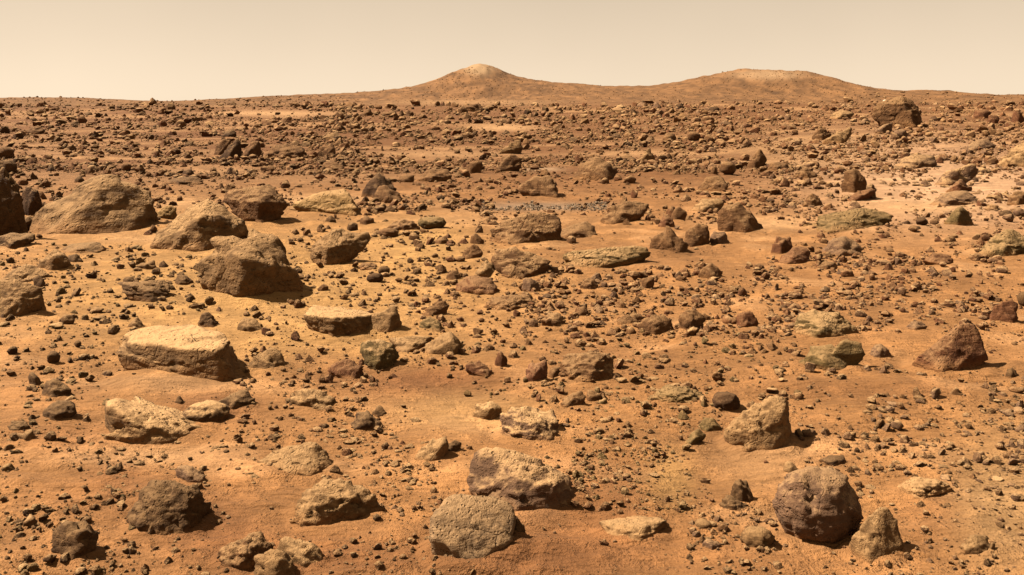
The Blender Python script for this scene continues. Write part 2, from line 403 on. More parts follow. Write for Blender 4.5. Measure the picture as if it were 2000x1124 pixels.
# name ; label ; short ; colour+dust and shape words ; outline [; ridges (x,y,depth)] [; second block]
ROCKS = """
boulder;dark pitted boulder throwing a black shadow over the sand;the dark pitted boulder;d2 lumpy;262,1040 305,1044 360,1048 392,1022 252,1008 272,968 303,936 335,940 388,950 399,985;372,972,.18 302,972,.16
rock;dark rock lying against the back of the dark pitted boulder;;v4;342,917 362,909 375,908 397,928 395,944 370,945 350,934;
rock;dark blunt rock with undercut base near the dark pitted boulder;the blunt undercut rock;d2 lumpy over;103,1035 125,1022 175,1032 190,1058 185,1080 147,1096 125,1090 102,1072;165,1045,.1
rock;dark wedge rock with a shadowed face behind a grey pitted stone;;b4 lumpy;425,1082 432,1070 470,1058 500,1042 512,1040 532,1070 520,1100 480,1118 445,1112;
rock;grey pitted stone in front of a dark wedge rock;;t3 crumb;498,1090 520,1076 545,1072 562,1078 578,1110 575,1128 540,1138 500,1130;
rock;low crumbly tan rock next to a grey pitted stone;;t6 crumb;540,1060 565,1050 600,1058 632,1078 630,1100 600,1112 565,1104;
boulder;large tan pitted boulder with a sunlit yellow facet on top;the tan boulder with a yellow facet;t5 lumpy;577,1022 580,1002 582,977 612,947 648,937 705,942 717,962 741,987 737,1005 700,1015 625,1030;625,985,.12 700,975,.22 612,952,.3
rock;wedge rock buried in sand on one side with a dark steep end;the half-buried wedge rock;t5 sharp;508,902 560,872 600,862 622,867 637,890 655,915 600,931 560,925;615,895,.2 600,910,.1
flat_rock;broad pale grey slab leaning with its pitted face tilted up;the pale leaning slab;q3 block D.85;842,1042,.12 836,1017,.25 870,980,.6 900,967,.7 970,970,.75 1000,985,.7 1010,1020,.55 1000,1042,.4 975,1065 957,1078 930,1107 900,1100 857,1087;920,1037,.33
rock;long block with a bright dusty top over a dark undercut front;the long block with dark undercut front;v7 sharp D.7;910,962 915,920 930,877 965,871 1020,885 1062,902 1105,925 1117,945 1126,978 1118,992 1082,1005 1007,1006 960,990;912,943,.14 972,952,.08 1030,950,.06 1085,948,.10 1117,950,.3
stone;small dark stone tucked under the end of the pale leaning slab;;d2;1000,1030 1010,1013 1024,1030 1028,1044 1015,1055 1000,1056;
flat_rock;low flat slab topped with drifted sand and a ragged rim;the sand-topped flat slab;t6 D1.0;1172,1018,.6 1240,1006,1.0 1282,1007,.95 1300,1018,.5 1296,1043 1250,1062 1187,1046;1200,1030,.2 1250,1030,.2
rock;upright knobbly dark rock in a small pile on rippled sand;the knobbly rock pile;d2 lumpy;1428,958 1432,942 1447,935 1458,945 1472,968 1470,982 1445,984;
rock;squat dark lump at the foot of an upright knobbly rock;;d2 lumpy;1406,985 1410,975 1428,970 1450,982 1461,993 1445,1001 1420,997;
rock;rounded grey brown rock alone on smooth sand near the large round boulder;the lone rounded rock;t3 round;1447,1062 1450,1045 1475,1031 1500,1033 1511,1056 1500,1068 1470,1071;
stone;small oval pitted stone lying on smooth sand;;t3 round;1357,1026 1364,1018 1380,1016 1390,1022 1384,1032 1366,1034;
stone;small twin-lobed stone beside a pale little chip;;v4 lumpy;1373,1058 1380,1053 1400,1058 1408,1064 1390,1075 1378,1070;
boulder;large round boulder with bright pocked skin on top and deep shadow;the large round boulder;v4 round;1512,995,.4 1515,957,.4 1527,930,.42 1560,917,.48 1600,920,.5 1650,930,.5 1680,960,.5 1675,995,.48 1650,1026,.4 1635,1054 1600,1063 1545,1046,.22 1520,1020,.3;1580,955,.10 1590,990,.0 1540,985,.1 1650,985,.15 1580,1035,.03
rock;ridged wedge rock with a flat pale face beside the large round boulder;the ridged wedge rock;t5 block D1.05;1660,1074 1664,1050 1685,1025 1715,994 1732,989 1750,1017 1762,1068 1737,1090 1700,1102 1675,1090;1722,1005,.62 1692,1070,.14 1728,1045,.36
rock;layered pitted rock standing alone in pale trampled sand;the layered pitted rock;t4 crumb strata;1877,1064 1885,1055 1905,1045 1925,1046 1934,1065 1930,1078 1910,1085 1880,1083;
stone;small stone leaning on the layered pitted rock;;t4;1931,1072 1936,1062 1944,1060 1945,1068 1936,1077;
rock;flat dark rock behind the large round boulder;;k2;1600,901 1620,889 1645,890 1653,899 1640,908 1625,912 1606,907;
stone;pale upright stone pressed against the top of the large round boulder;;p5 sharp;1529,920 1536,904 1548,905 1560,919 1545,926;
rock;ragged dusty outcrop breaking low through the sand behind the ridged wedge;the ragged dusty outcrop;p7 crumb D.9;1752,955 1770,942 1787,932 1812,945 1840,940 1857,954 1848,966 1825,966 1800,976 1770,962;
boulder;big pale wedge boulder with grooved face and sheer dark end;the big pale wedge boulder;p5 sharp;1415,850 1425,820 1470,793 1500,775 1530,772 1541,785 1545,845 1538,878 1495,884 1462,885 1440,868;1532,800,.2 1520,860,.03 1470,840,.1
boulder;dark purple-brown fin-shaped boulder with steep peak;the dark fin-shaped boulder;r3 block;1783,708 1800,692 1820,677 1860,645 1880,632 1902,630 1911,650 1914,677 1927,692 1926,716 1875,723 1835,728 1797,722;1890,660,.3 1850,700,.06
rock;olive knobbed rock with overhanging ledge and shadowed cleft;the olive overhanging rock;g4;1570,708 1585,678 1625,672 1650,690 1660,705 1647,727 1607,726;;1625,690 1640,668 1685,669 1688,690 1672,702 1650,712
boulder;faded greenish half-buried boulder with a low dome top;the faded greenish dome;g6 D.8;1554,652 1556,625 1562,614 1590,607 1640,611 1665,630 1677,650 1650,658 1592,662;
rock;small purple-grey rock with a cap stone between two boulders;;v4;1700,690 1706,678 1720,672 1738,684 1741,697 1720,700 1705,698;
stone;flat purple-grey stone lying beyond the dark fin-shaped boulder;;v3;1774,638 1780,629 1796,628 1811,637 1808,644 1785,645;
rock;dark ribbed block of rock in a smooth sand hollow;the dark ribbed block;r1 strata;1937,620 1942,597 1960,590 1976,586 1988,598 1986,622 1980,634 1950,628;
rock;dark round rock behind the dark ribbed block;;d1 round;1988,590 1991,578 2003,569 2016,575 2018,595 2002,601;
stone;smooth grey pyramid stone on shaded sand near the fin-shaped boulder;;d1;1964,731 1968,722 1976,718 1986,726 1989,735 1975,738;
rock;smooth dark oval rock sitting on bare sand;the smooth dark oval rock;k1 round;1391,784 1397,771 1412,768 1430,772 1445,789 1440,798 1412,804 1398,798;
rock;dark tilted cube of rock behind the big pale wedge boulder;;g2;1367,828 1373,817 1392,816 1408,834 1402,841 1378,846;
rock;thin olive splinter of rock slanting out of the sand;;g3 sharp;1336,866 1350,850 1363,840 1379,850 1366,860 1342,871;
rock;scaly olive outcrop of thin overlapping sheets;the scaly olive outcrop;g4 crumb strata;1272,780 1285,765 1302,752 1345,757 1373,772 1362,780 1342,793 1300,788;
boulder;square-faced brown boulder standing in a pale sand skirt;the square-faced brown boulder;b4;1092,733 1100,702 1107,689 1160,692 1187,690 1196,706 1196,740 1150,747 1115,746;1108,725,.05 1155,728,.02 1170,700,.15
rock;long brown block lying in front of the square-faced boulder;;b4 sharp;1096,780 1115,770 1136,764 1143,780 1130,790 1107,796;
rock;ragged brown rock butted against a long brown block;;b4 lumpy;1145,775 1148,761 1160,762 1174,777 1160,785 1148,785;
rock;dark rock with creamy dust heaped over its back;the rock with a creamy dusty back;v9 D.9;976,845 977,818 1000,796,.6 1030,794,.9 1080,806,.9 1090,825,.5 1087,846 1076,861 1030,862 1000,857;985,825,.12 1040,828,.12 1080,835,.25
rock;white-topped rock with nibbled edge;the white-topped nibbled rock;p9 lumpy;925,806 930,792 957,785 980,798 975,815 955,822 937,818;
rock;pale slanting blade of rock with black shaded side;the pale slanting blade;p6 sharp;808,898 825,874 870,850 878,866 866,885 846,903 825,903;858,878,.12
stone;dark stone at the tip of the pale slanting blade;;d2;866,886 875,868 890,860 901,866 896,882 880,889;
rock;dark crusty pyramid rock;the dark crusty pyramid;k3 crumb;682,832 698,813 711,801 730,812 747,828 745,839 715,842 692,840;
stone;grey stone behind the dark crusty pyramid;;d3 lumpy;726,808 740,795 753,806 748,814 733,813;
rock;low ragged tan rock with a dark notched end;the low ragged tan rock;t6 crumb;567,784 582,765 610,759 640,768 654,778 651,800 630,806 600,800 578,794;
rock;crumbling dark brown rock;the crumbling brown rock;r2 crumb;639,724 655,710 685,704 706,716 708,736 690,741 655,737;
boulder;honeycombed boulder with yellow-lit hollows overhanging its own shadow;the honeycombed boulder;g7 crumb over;704,678 717,667 750,665 770,680 778,697 770,711 738,727 716,708;
flat_rock;thin flat slab tilting against a pointed wedge;;t6 sharp;762,662 810,656 846,660 820,682 788,691 770,680;
rock;pointed wedge rock leaning toward a thin flat slab;the pointed leaning wedge;t4 sharp;816,687 850,662 880,646 900,668 901,682 888,696 840,693;885,665,.15
flat_rock;bright flat-topped slab with dark front beside a pointed block;the bright flat-topped slab;t9 block D1.0;592,614,.3 610,596,.8 660,601,.95 705,606,.9 735,614,.5 730,640 700,655 650,661 612,642;605,618,.12 650,622,.04 700,619,.08
rock;pointed block joined to the end of a bright flat-topped slab;;t5 sharp;713,650 720,622 755,605 770,596 783,622 783,636 757,652;768,615,.15
boulder;large brick-shaped boulder with bright flat top and dark end;the brick-shaped boulder;t9 block D.95;237,684,.5 250,652,.95 292,636,1.15 375,634,1.0 430,651,.65 452,684,.4 459,738 432,743 350,738 282,726 240,712;241,668,.06 295,669,.03 362,682,.02 412,687,.02 434,681,.04 436,741,.0
flat_rock;wide low slab sunk in sand with pale top and dark front rim;the sunken wide slab;p9 D.85;205,798,.25 212,782,.4 260,780,.75 330,795,.85 380,815,.8 408,838,.5 400,855 300,876 250,871 222,863 208,830;232,800,.08 250,828,.05 320,845,.04
rock;flat oval rock with bright scaled top and black shadow;the bright-topped oval rock;d9 round over;360,812 375,793 405,787 437,792 449,805 428,824 390,828 370,822;395,806,.1
rock;dark smooth rock behind the bright-topped oval rock;;d3;425,786 450,771 482,762 497,777 484,792 457,801 440,797;
rock;dark grey humped rock above a matching undercut one;the dark grey humped rock;d3;80,768 90,745 107,739 130,752 139,762 132,773 100,779;
rock;dark grey block tipped up with shadow beneath;the tipped dark grey block;d2 over;82,808 100,788 117,782 142,788 150,808 138,816 102,826;
stone;dark layered stone near the tipped dark grey block;;d3 strata;16,834 24,823 48,822 56,834 42,842 24,844;
stone;pale striped stone of thin layers;;t5 strata;36,850 45,842 66,840 68,858 52,863 42,860;
stone;round dark stone with a small black shadow among pebbles;;d1 round;92,698 97,690 108,687 117,697 112,708 100,711;
stone;narrow leaning dark stone behind the dark grey humped rock;;d2;55,735 62,728 72,735 84,751 72,755 58,747;
stone;small dark pyramid stone on the sunken wide slab;;d1 sharp;341,786 350,772 363,787 352,790;
rock;tan block with a dark corner half-sunk in pale dust;the tan half-sunk block;t4;478,716 500,695 532,680 552,690 557,720 533,731 500,726;546,700,.15
rock;low dark rock with a pale underside on open sand;;r3 lumpy;910,714 932,706 960,722 952,737 935,732 915,722;
rock;crumbled pinkish rock barely above the sand;the crumbled pinkish rock;m3 crumb;1022,748 1032,714 1065,707 1068,730 1042,748;
stone;dark squarish stone between a pinkish rock and a square-faced boulder;;b3;1070,733 1080,718 1096,717 1094,728 1082,737;
rock;loose heap of reddish crumbs standing like a small cairn;;r3 crumb;966,714 970,695 976,684 986,695 993,712 980,718;
boulder;black-shadowed tall boulder cut off beside a rounded one;the black-shadowed tall boulder;d4;-60,350 -20,330 10,330 28,342 40,368 36,400 20,445 -10,468 -60,470;
boulder;rounded boulder perched behind the black-shadowed tall boulder;;d3 round;-4,335 0,318 15,313 30,321 32,336 14,342;
boulder;brown round boulder standing alone behind rubble of pebbles;;b3 round;-5,303 0,290 17,288 27,300 18,311 2,312;
rock;dark rock in the shadow of the black-shadowed tall boulder;;k4;40,402 46,372 58,363 72,369 81,390 80,412 58,424;
boulder;huge cracked slab-sided boulder with a smooth sloping shoulder;the huge slab-sided boulder;t4 block;48,446 77,412 120,385 175,351 207,343 250,349 282,364 297,388 291,420 286,450 250,457 150,461 87,461;170,400,.12 270,400,.15 200,358,.3
rock;jagged layered rock in front of the black-shadowed tall boulder;;d4 strata;18,448 30,430 62,416 66,428 50,446 30,455;
rock;flat jagged rock with a shadowed undercut near the huge slab-sided boulder;;d4 sharp over;-5,470 22,455 66,458 66,467 45,482 22,487 -5,482;
boulder;large tan boulder sloping up under a darker perched boulder;the sloping tan boulder;t6 sharp;292,487 320,450 370,405 400,394 430,404 475,434 481,455 440,478 397,493 337,491;390,430,.12
boulder;dark boulder perched over a black hollow behind the sloping tan boulder;the dark perched boulder;b4 sharp over;437,387 455,372 497,364 530,366 550,384 562,397 548,417 505,440 465,425;510,395,.08
boulder;massive pitted block boulder with a dark broken end;the massive pitted block;t4 sharp;395,540 396,505 412,482 450,465 495,461 530,471 557,497 577,540 574,556 547,577 475,588 422,573 400,560;550,492,.25 547,560,.06 470,500,.05 535,480,.4
boulder;boat-shaped boulder tilted up and throwing a long shadow;the boat-shaped boulder;t4 over;602,497 617,472 650,449 685,460 715,456 722,470 702,490 660,516 632,520 612,511;640,482,.08 690,472,.2
boulder;smooth yellow boulder with a sharp dark end;the smooth yellow boulder;y6 block;572,400 612,380 675,368 686,386 699,410 697,423 670,421 640,416 600,407;682,378,.25 672,412,.06
rock;dark peaked rock with a black hollow face;the dark peaked rock;k2 sharp;704,384 720,358 735,340 741,339 760,358 778,374 770,386 735,388;
rock;rough brown block in front of the dark peaked rock;;b2 lumpy;731,396 736,367 750,364 780,378 789,392 778,398;
rock;long dark log-shaped rock with shadow along its foot;the long log-shaped rock;b2;808,354 825,341 845,330 875,331 883,344 875,353 845,357;
stone;low brown stone at the end of the long log-shaped rock;;b2;775,352 790,343 808,342 808,353 790,357;
rock;small square block with a dark edge standing on level sand;the small square block;b3 sharp;910,322 925,317 940,315 941,338 916,341;935,325,.2
boulder;brown hump boulder before a leaning grey one;the brown hump boulder;b3;967,338 980,314 1000,302 1014,308 1019,321 1000,335;
rock;leaning grey brown rock with a dark cleft behind the brown hump boulder;;t3 sharp;970,300 990,285 1012,274 1021,289 1002,297;
boulder;broad brown boulder with one half in deep shade;the half-shaded broad boulder;b3;1122,343 1132,317 1160,311 1195,322 1207,345 1190,352 1160,353 1125,353;1175,330,.1
boulder;big dark brown boulder with a low broken shoulder;the broken-shouldered boulder;b3 lumpy;1015,369 1045,343 1075,341 1092,375 1090,388 1068,386 1035,376;
boulder;brown boulder with a shaded lower face below two smaller rocks;the shaded-face brown boulder;b3;1360,372 1380,346 1410,344 1423,364 1416,375 1380,374;
rock;rounded rock behind the shaded-face brown boulder;;b3 round;1404,341 1412,325 1425,317 1438,330 1436,340 1420,343;
stone;small block beside a rounded rock behind the shaded-face boulder;;b3;1387,338 1390,325 1400,325 1402,338 1394,341;
rock;twisted upright rock with a hollow under its arm;;b3 lumpy;1456,329 1470,307 1485,292 1496,304 1492,330 1474,332;
rock;smooth brown fin rock in a field of rubble;the smooth brown fin;b3 sharp;1289,276 1300,260 1318,259 1321,272 1308,277;
rock;slanting loaf-shaped rock close to the smooth brown fin;;b3 round;1342,274 1355,258 1367,258 1366,268 1350,277;
rock;peaked tan rock with a sand-banked side;the sand-banked peaked rock;t4;1244,316 1258,300 1267,291 1279,305 1281,314 1262,318;
stone;small dark tilted stone on rubble-strewn ground;;k2;1192,269 1200,261 1212,264 1208,270;
boulder;great dark split boulder standing above the rubble, hollow beneath;the great split boulder;b3 sharp over;1704,220 1711,203 1738,196 1765,190 1787,196 1796,220 1803,241 1788,251 1770,250 1745,244 1722,243 1707,233;1715,212,.1 1748,222,.12 1765,205,.1 1780,235,.06
stone;small bright white stone on top of the great split boulder;;w0;1723,203,.10 1727,195,.22 1735,195,.24 1740,201,.16 1732,205,.05;
stone;smooth round pale stone before the hollow of the great split boulder;;v3 round;1745,266 1750,253 1770,257 1773,267 1757,273;
rock;pale wedge rock at the foot of the great split boulder;;v4 sharp;1706,257 1725,245 1743,239 1741,256 1725,261;
rock;long slanting rock like an upturned keel;the upturned keel rock;t4 sharp;1606,276 1635,262 1660,251 1664,262 1642,281 1620,280;
rock;brown hump rock behind the upturned keel rock;;b3;1584,272 1600,247 1612,254 1622,264 1605,274;
rock;low rock with a pale stripe along its side;;t5;1621,227 1640,214 1668,222 1661,233 1635,233;
rock;dark brown block on the rubble slope next to a smaller cube;the dark block and cube;r2;1902,228 1905,215 1930,214 1936,226 1920,232;
rock;small rough cube of rock next to a dark brown block;;r3;1930,238 1932,226 1950,225 1952,237 1942,242;
rock;pointed brown rock on the pebbled slope;;r3 sharp;1976,238 1983,215 1997,226 2003,238 1988,241;
boulder;large pale boulder with a dark front sloping out of the sand;the large pale sloping boulder;p6 sharp;1942,326 1975,300 1998,277 2030,268 2060,300 2060,328 1990,329;1962,322,.1 1995,300,.12
rock;dark angular rock next to the large pale sloping boulder;;b2 sharp;1922,323 1940,307 1951,314 1946,322 1930,326;
rock;broad tent-shaped rock on the pale slope;the tent-shaped rock;v4;1881,297 1895,283 1912,271 1930,272 1948,285 1930,293 1900,297;
boulder;long pale grey boulder with a smooth drift against it;the long pale grey boulder;v6;1745,327 1770,306 1800,302 1826,301 1832,320 1800,330 1765,332;
rock;short dark rock at the end of the long pale grey boulder;;r2;1828,318 1834,306 1842,311 1842,320;
rock;long ridge rock with a dusty back on the pale slope;the dusty-backed ridge rock;v8 sharp;1825,361 1838,344 1870,332 1896,325 1899,345 1870,357 1845,364;
rock;dark cap rock propped on a wide triangular rock;;r3 sharp;1848,374 1865,360 1877,351 1899,369 1875,376;
boulder;wide triangular rock with a black undercut;the wide triangular rock;v4 sharp over;1816,401 1850,377 1885,372 1911,391 1902,401 1876,400 1840,404;
boulder;pair-peaked brown boulder with a dark base ledge;the pair-peaked boulder;b3;1646,376 1650,335 1670,330 1688,354 1694,373 1670,380;
rock;low dark ledge of rock in front of the pair-peaked boulder;;r2;1655,390 1670,378 1708,369 1712,374 1690,384 1662,396;
rock;rough brown rock on pale drifted dust;;b3;1971,398 1978,377 1992,374 2012,380 2012,400 1985,403;
rock;flat-backed dark rock among brown rubble;;b2;1498,333 1507,317 1540,319 1543,333 1520,336;
rock;broad brown hump half in rubble next to a flat-backed rock;;b3;1548,346 1560,335 1575,327 1597,342 1580,349;
rock;conical brown rock with pebbles at its foot;;b3 lumpy;1564,404 1575,388 1586,379 1600,388 1609,398 1590,406;
boulder;wide heavy boulder with a dark undercut beside a wedge;the wide heavy boulder;b4 sharp;962,458 975,436 1000,425 1030,416 1067,420 1095,427 1093,447 1097,467 1050,476 1000,482 974,477;1030,445,.06
rock;wedge rock with a straight sloping top beside the wide heavy boulder;;b3 sharp;1090,467 1092,449 1150,431 1158,440 1164,455 1159,466 1120,468;
flat_rock;plank-like slab tilted up from the sand near pale gravel;the tilted plank-like slab;b3 sharp;1170,437 1195,405 1237,391 1263,399 1258,417 1222,436 1192,440;1235,415,.2
rock;round-shouldered brown rock behind a small dark cone;;b3;1309,424 1316,410 1326,404 1341,417 1336,430 1316,432;
rock;small dark cone of rock with a hollow side;;r3 sharp;1284,443 1297,419 1310,428 1322,445 1300,446;
boulder;large triangular boulder banked with sand;the sand-banked triangular boulder;b4;1401,447 1403,412 1435,394 1455,403 1468,425 1489,449 1465,458 1425,455;
rock;pale smooth hump behind the sand-banked triangular boulder;;t6;1345,413 1370,391 1400,388 1415,396 1408,410 1375,416;
boulder;smooth dark shield-shaped boulder beside a rugged one;the shield-shaped boulder;b2 sharp;1271,484 1275,460 1307,446 1335,466 1344,483 1326,498 1288,491;
boulder;rugged brown boulder crowding the shield-shaped boulder;;b3;1334,472 1340,452 1362,437 1382,439 1386,460 1376,478 1350,484;
rock;grey rounded rock near the rugged brown boulder;;v2;1387,473 1392,452 1418,454 1424,474 1405,480;
flat_rock;long low greenish slab lying along the sand;the long low greenish slab;g6 D.45;1099,515 1103,494 1140,490 1192,489 1232,479 1262,481 1272,492 1225,513 1162,526 1117,524;
rock;dark rock wrapped in a pale sand ramp;the sand-ramped dark rock;b5;960,510 968,488 1010,484 1050,496 1075,516 1071,534 1032,546 1004,549;1045,505,.2 1020,530,.08
rock;dark wedge over a black gap, leaning on a brown rock;the dark wedge over a gap;r2 sharp over;1519,514 1550,485 1580,489 1584,512 1560,518 1535,517;
rock;brown rock behind the dark wedge over a gap;;r3;1506,491 1517,462 1542,467 1548,482 1525,497;
rock;flat-faced grey rock outlined by pale sand;the flat-faced grey rock;v3 sharp;1609,492 1625,464 1655,467 1687,487 1682,500 1640,502;
boulder;long dark olive boulder with a raised knob end;the long olive boulder;g3;1589,446 1600,426 1632,414 1685,407 1703,421 1720,417 1731,414 1731,436 1692,446 1637,456 1602,455;
rock;peaked olive rock on the flat sand beyond pebbles;the peaked olive rock;g3;1844,437 1860,414 1877,403 1890,414 1902,436 1870,441;
boulder;faded green boulder with a pebbly purple skirt;the faded green boulder;g5;1908,503 1937,480 1948,458 1975,449 2000,460 2025,480 2015,498 1960,505;
rock;low dark rock split by a level crack among small stones;the cracked low rock;r3 strata;1806,509 1818,496 1850,496 1862,510 1845,519 1820,516;
stone;small dark knob of rock on top of a flat dark chip;;k1 round;1790,438 1792,427 1808,425 1811,437 1800,442;
stone;flat dark chip of rock below a small dark knob;;k1;1775,449 1780,441 1798,443 1800,450 1785,453;
rock;half-buried grey brown rock near the flat-faced grey rock;;b3;1596,522 1612,510 1630,512 1637,523 1615,527;
stone;dark split stone on pale sand beside a grey one;;k2;1952,419 1958,412 1972,411 1980,418 1970,425;
stone;grey round stone beside a dark split one on pale sand;;v3 round;1979,420 1984,409 1996,407 2002,420 1990,425;
rock;smooth brown rock with a pale slab behind it;;b3;1364,534 1378,520 1388,514 1403,525 1410,538 1395,544 1370,541;
rock;round-bellied brown rock in a string of pebbles;the round-bellied brown rock;b3 lumpy;1250,632 1258,622 1285,616 1305,626 1312,640 1300,652 1280,657 1260,648;
rock;layered brown rock beside the round-bellied brown rock;;b3 strata;1326,617 1340,607 1358,605 1376,616 1372,630 1374,640 1345,648 1338,640;
rock;dark brown block rising from small stones;the dark block among small stones;r2;1439,632 1440,613 1455,608 1471,612 1481,630 1470,638 1447,641;
stone;dark wedge stone with a long black shadow;;b2 sharp;1204,627 1215,618 1228,616 1248,628 1230,631 1214,635;
rock;sand-backed brown rock near small upright splinters;;b5;1056,626 1072,613 1087,610 1100,619 1107,636 1090,640;
rock;dark boxy rock on open pebbly sand;;b2;1122,612 1130,600 1146,595 1152,607 1148,618 1130,618;
stone;dark leaning cube with pale sand before it;;b2 sharp;1252,562 1252,545 1278,541 1276,554 1262,566;
rock;domed brown stone with a crumbly neighbour;;b3;1132,558 1148,542 1160,545 1172,563 1155,567 1138,564;
stone;grey brown stone close to the sand-ramped dark rock;;v3;1019,564 1024,548 1036,542 1052,552 1056,568 1036,571;
rock;dark oblong block with a level top;the dark oblong block;b3 lumpy;946,600 958,582 1000,575 1033,574 1042,591 1034,601 1000,607 965,608;
rock;dark double-humped rock in a gritty patch;the dark double-humped rock;r3 lumpy;888,568 910,541 935,540 951,542 968,565 966,575 935,577 905,573;
stone;dark upright stone touching the double-humped rock;;b2;871,540 880,529 891,527 901,542 890,548 876,547;
rock;sandy pyramid behind the double-humped rock;;t5;924,542 937,522 950,509 962,519 974,533 955,542;
rock;dark brown wedge with black shadow near a greenish rock;;b2 sharp;824,611 848,596 870,586 876,597 862,611 838,619;
rock;low greenish grey rock in grit;;g4;819,640 824,626 838,620 858,628 868,644 855,649 830,645;
stone;blocky dark stone with bright left edge on smooth sand;;b2;902,498 915,484 931,479 943,494 928,503 910,507;
stone;brown hump stone near a yellow sand patch;;b3;846,473 858,464 871,461 878,474 862,478;
stone;dark hump stone next to the wide heavy boulder;;b3;916,475 920,461 929,456 943,470 935,478;
rock;smooth loaf-shaped rock with a small horn;the smooth loaf-shaped rock;g3 round;816,437 824,427 838,424 855,429 872,426 870,436 846,448 828,445;
rock;low triangular mound of rock beside the smooth loaf-shaped rock;;b4;756,444 772,434 791,427 810,436 823,446 790,452;
stone;dark oval stone at the foot of a triangular mound;;b2 round;739,455 746,446 764,447 778,459 765,464 748,464;
stone;brown hump stone near the smooth yellow boulder;;b3;701,437 705,426 714,422 726,425 731,437 715,440;
stone;dark rough stone in rubble in front of the smooth yellow boulder;;d2;636,432 640,423 648,420 656,432 646,437;
stone;smooth dark oval stone with a lip of shadow;;k1 round;716,539 722,534 734,536 749,548 738,553 722,549;
stone;dark knob stone behind a smooth dark oval stone;;d1 round;738,526 746,521 760,523 762,533 748,537;
stone;flat brown stone near the boat-shaped boulder's shadow;;b3;700,521 708,513 728,513 736,520 725,527 708,527;
stone;dark smooth stone against the massive pitted block;;d2;565,567 572,554 581,553 591,568 582,576 570,576;
boulder;bowl-bottomed dark rock with a small stone on its edge;the bowl-bottomed dark rock;d3 over;235,557 240,553 287,550 318,548 330,556 331,570 322,582 300,592 264,590 244,572;290,570,.06
stone;small dark stone on the edge of the bowl-bottomed rock;;d2;238,551 245,542 256,540 263,548 252,553;
rock;creased tan rock with a dark sheer face;the creased tan rock;t5 sharp;-20,560 0,549 32,549 60,556 77,562 70,592 38,618 10,623 -20,620;38,578,.06 70,565,.3
rock;long pale rock behind the creased tan rock;;p5 sharp;-5,552 20,530 50,516 75,522 97,536 75,548 40,555 10,560;
rock;pale-sided rock with a sharp dark end on the sand;the pale-sided sharp rock;t5 sharp;66,519 88,500 105,489 125,492 136,514 118,526 100,531 80,526;104,500,.08
rock;long flat dark rock lying level on sand;the long flat dark rock;d4;119,489 140,477 165,479 190,473 206,487 188,495 150,495 130,494;
stone;dark squat stone beside the long flat dark rock;;d2;129,506 134,498 153,496 161,510 148,514 134,512;
stone;dark blue-grey stone near the creased tan rock;;d1;63,552 70,542 78,537 89,552 84,562 70,559;
rock;dark crusty rock beside the brick-shaped boulder's top;;d2 crumb;386,632 392,616 401,609 415,618 427,634 418,640 396,638;
stone;grey pyramid stone behind the brick-shaped boulder;;t4 sharp;245,641 256,630 268,620 283,638 268,643;
rock;tan dome half-buried behind the brick-shaped boulder;;t4;461,645 466,632 478,622 500,622 510,634 512,646 490,651;
stone;grey slanted stone with a pebble at its tip;;t3;266,521 280,514 301,509 303,521 288,528;
rock;dark stone in pebbles in front of the sloping tan boulder;;d2 lumpy;341,547 350,538 368,541 377,550 362,557 346,556;
rock;bright-faced rubble wedged between two large boulders;;y5 crumb;298,428 306,412 330,402 344,404 340,418 322,428;
boulder;dark-sided pointed boulder below a small perched block;the dark-sided pointed boulder;k3 sharp;424,313 438,297 455,280 466,269 471,290 472,308 450,314;450,300,.05 464,280,.12
stone;small dark block perched behind the dark-sided pointed boulder;;k3;433,266 440,257 456,253 461,263 448,269;
rock;brown slab leaning behind the dark-sided pointed boulder;;b3 sharp;416,300 424,284 440,272 452,276 440,296 425,305;
boulder;dark rounded triangle of rock close to the dark-sided pointed boulder;;b2;471,307 482,288 497,276 508,278 510,304 490,309;
boulder;dark oblong boulder with a shaded blunt end;the dark oblong boulder;b2 lumpy;521,302 532,285 565,283 588,287 593,302 564,311 535,308;
rock;dark block rock near the dark oblong boulder;;b2;620,303 625,290 650,281 656,294 646,306;
rock;low lumpy brown rock in front of the dark block rock;;b2 lumpy;628,327 637,315 655,316 672,326 660,333 638,332;
rock;pale brown hump rock behind the dark block rock;;t3;624,273 640,263 656,258 668,267 655,275;
rock;long low dark rock like a fallen log on brown soil;the fallen-log rock;k2;321,357 335,350 350,347 385,346 396,357 375,362 340,362;
stone;dark stone standing behind the fallen-log rock;;k2;356,341 360,333 375,330 379,341 366,344;
stone;round stone alone on a smooth brown flat;;b2 round;237,331 239,323 248,319 256,329 248,335;
stone;small dark cone stone in front of a smooth brown flat;;k2;90,333 96,324 102,325 108,333 98,336;
stone;dark rounded stone behind the huge slab-sided boulder;;d2;145,353 151,345 158,343 164,352 154,357;
stone;brown lump stone beside the round stone on the brown flat;;b2;166,338 170,328 178,325 184,336 175,341;
boulder;distant dark flat-based boulder among far rubble;;b2;48,259 60,249 78,246 86,257 70,263;
rock;distant dark humped rock near the horizon beside a flat one;;b2;704,226 714,215 724,213 730,226 716,228;
rock;distant flat dark rock beside a humped one near the horizon;;b2;742,224 755,219 773,217 775,225 758,226;
boulder;distant double-peaked dark outcrop below the pointed hill;;b1;891,218 900,210 918,209 935,202 948,217 920,219;
stone;small dark boulder alone below the saddle between two hills;;k1;1320,210 1324,203 1332,202 1337,209 1328,213;
stone;small flat dark boulder below the flat-topped hill;;k1;1384,214 1390,209 1404,211 1406,216 1392,218;
"""
for _l in ROCKS.strip().splitlines():
    hero(_l)
ANCH = [(s, b, w) for (s, b, w, lo, hi) in HERO if s]
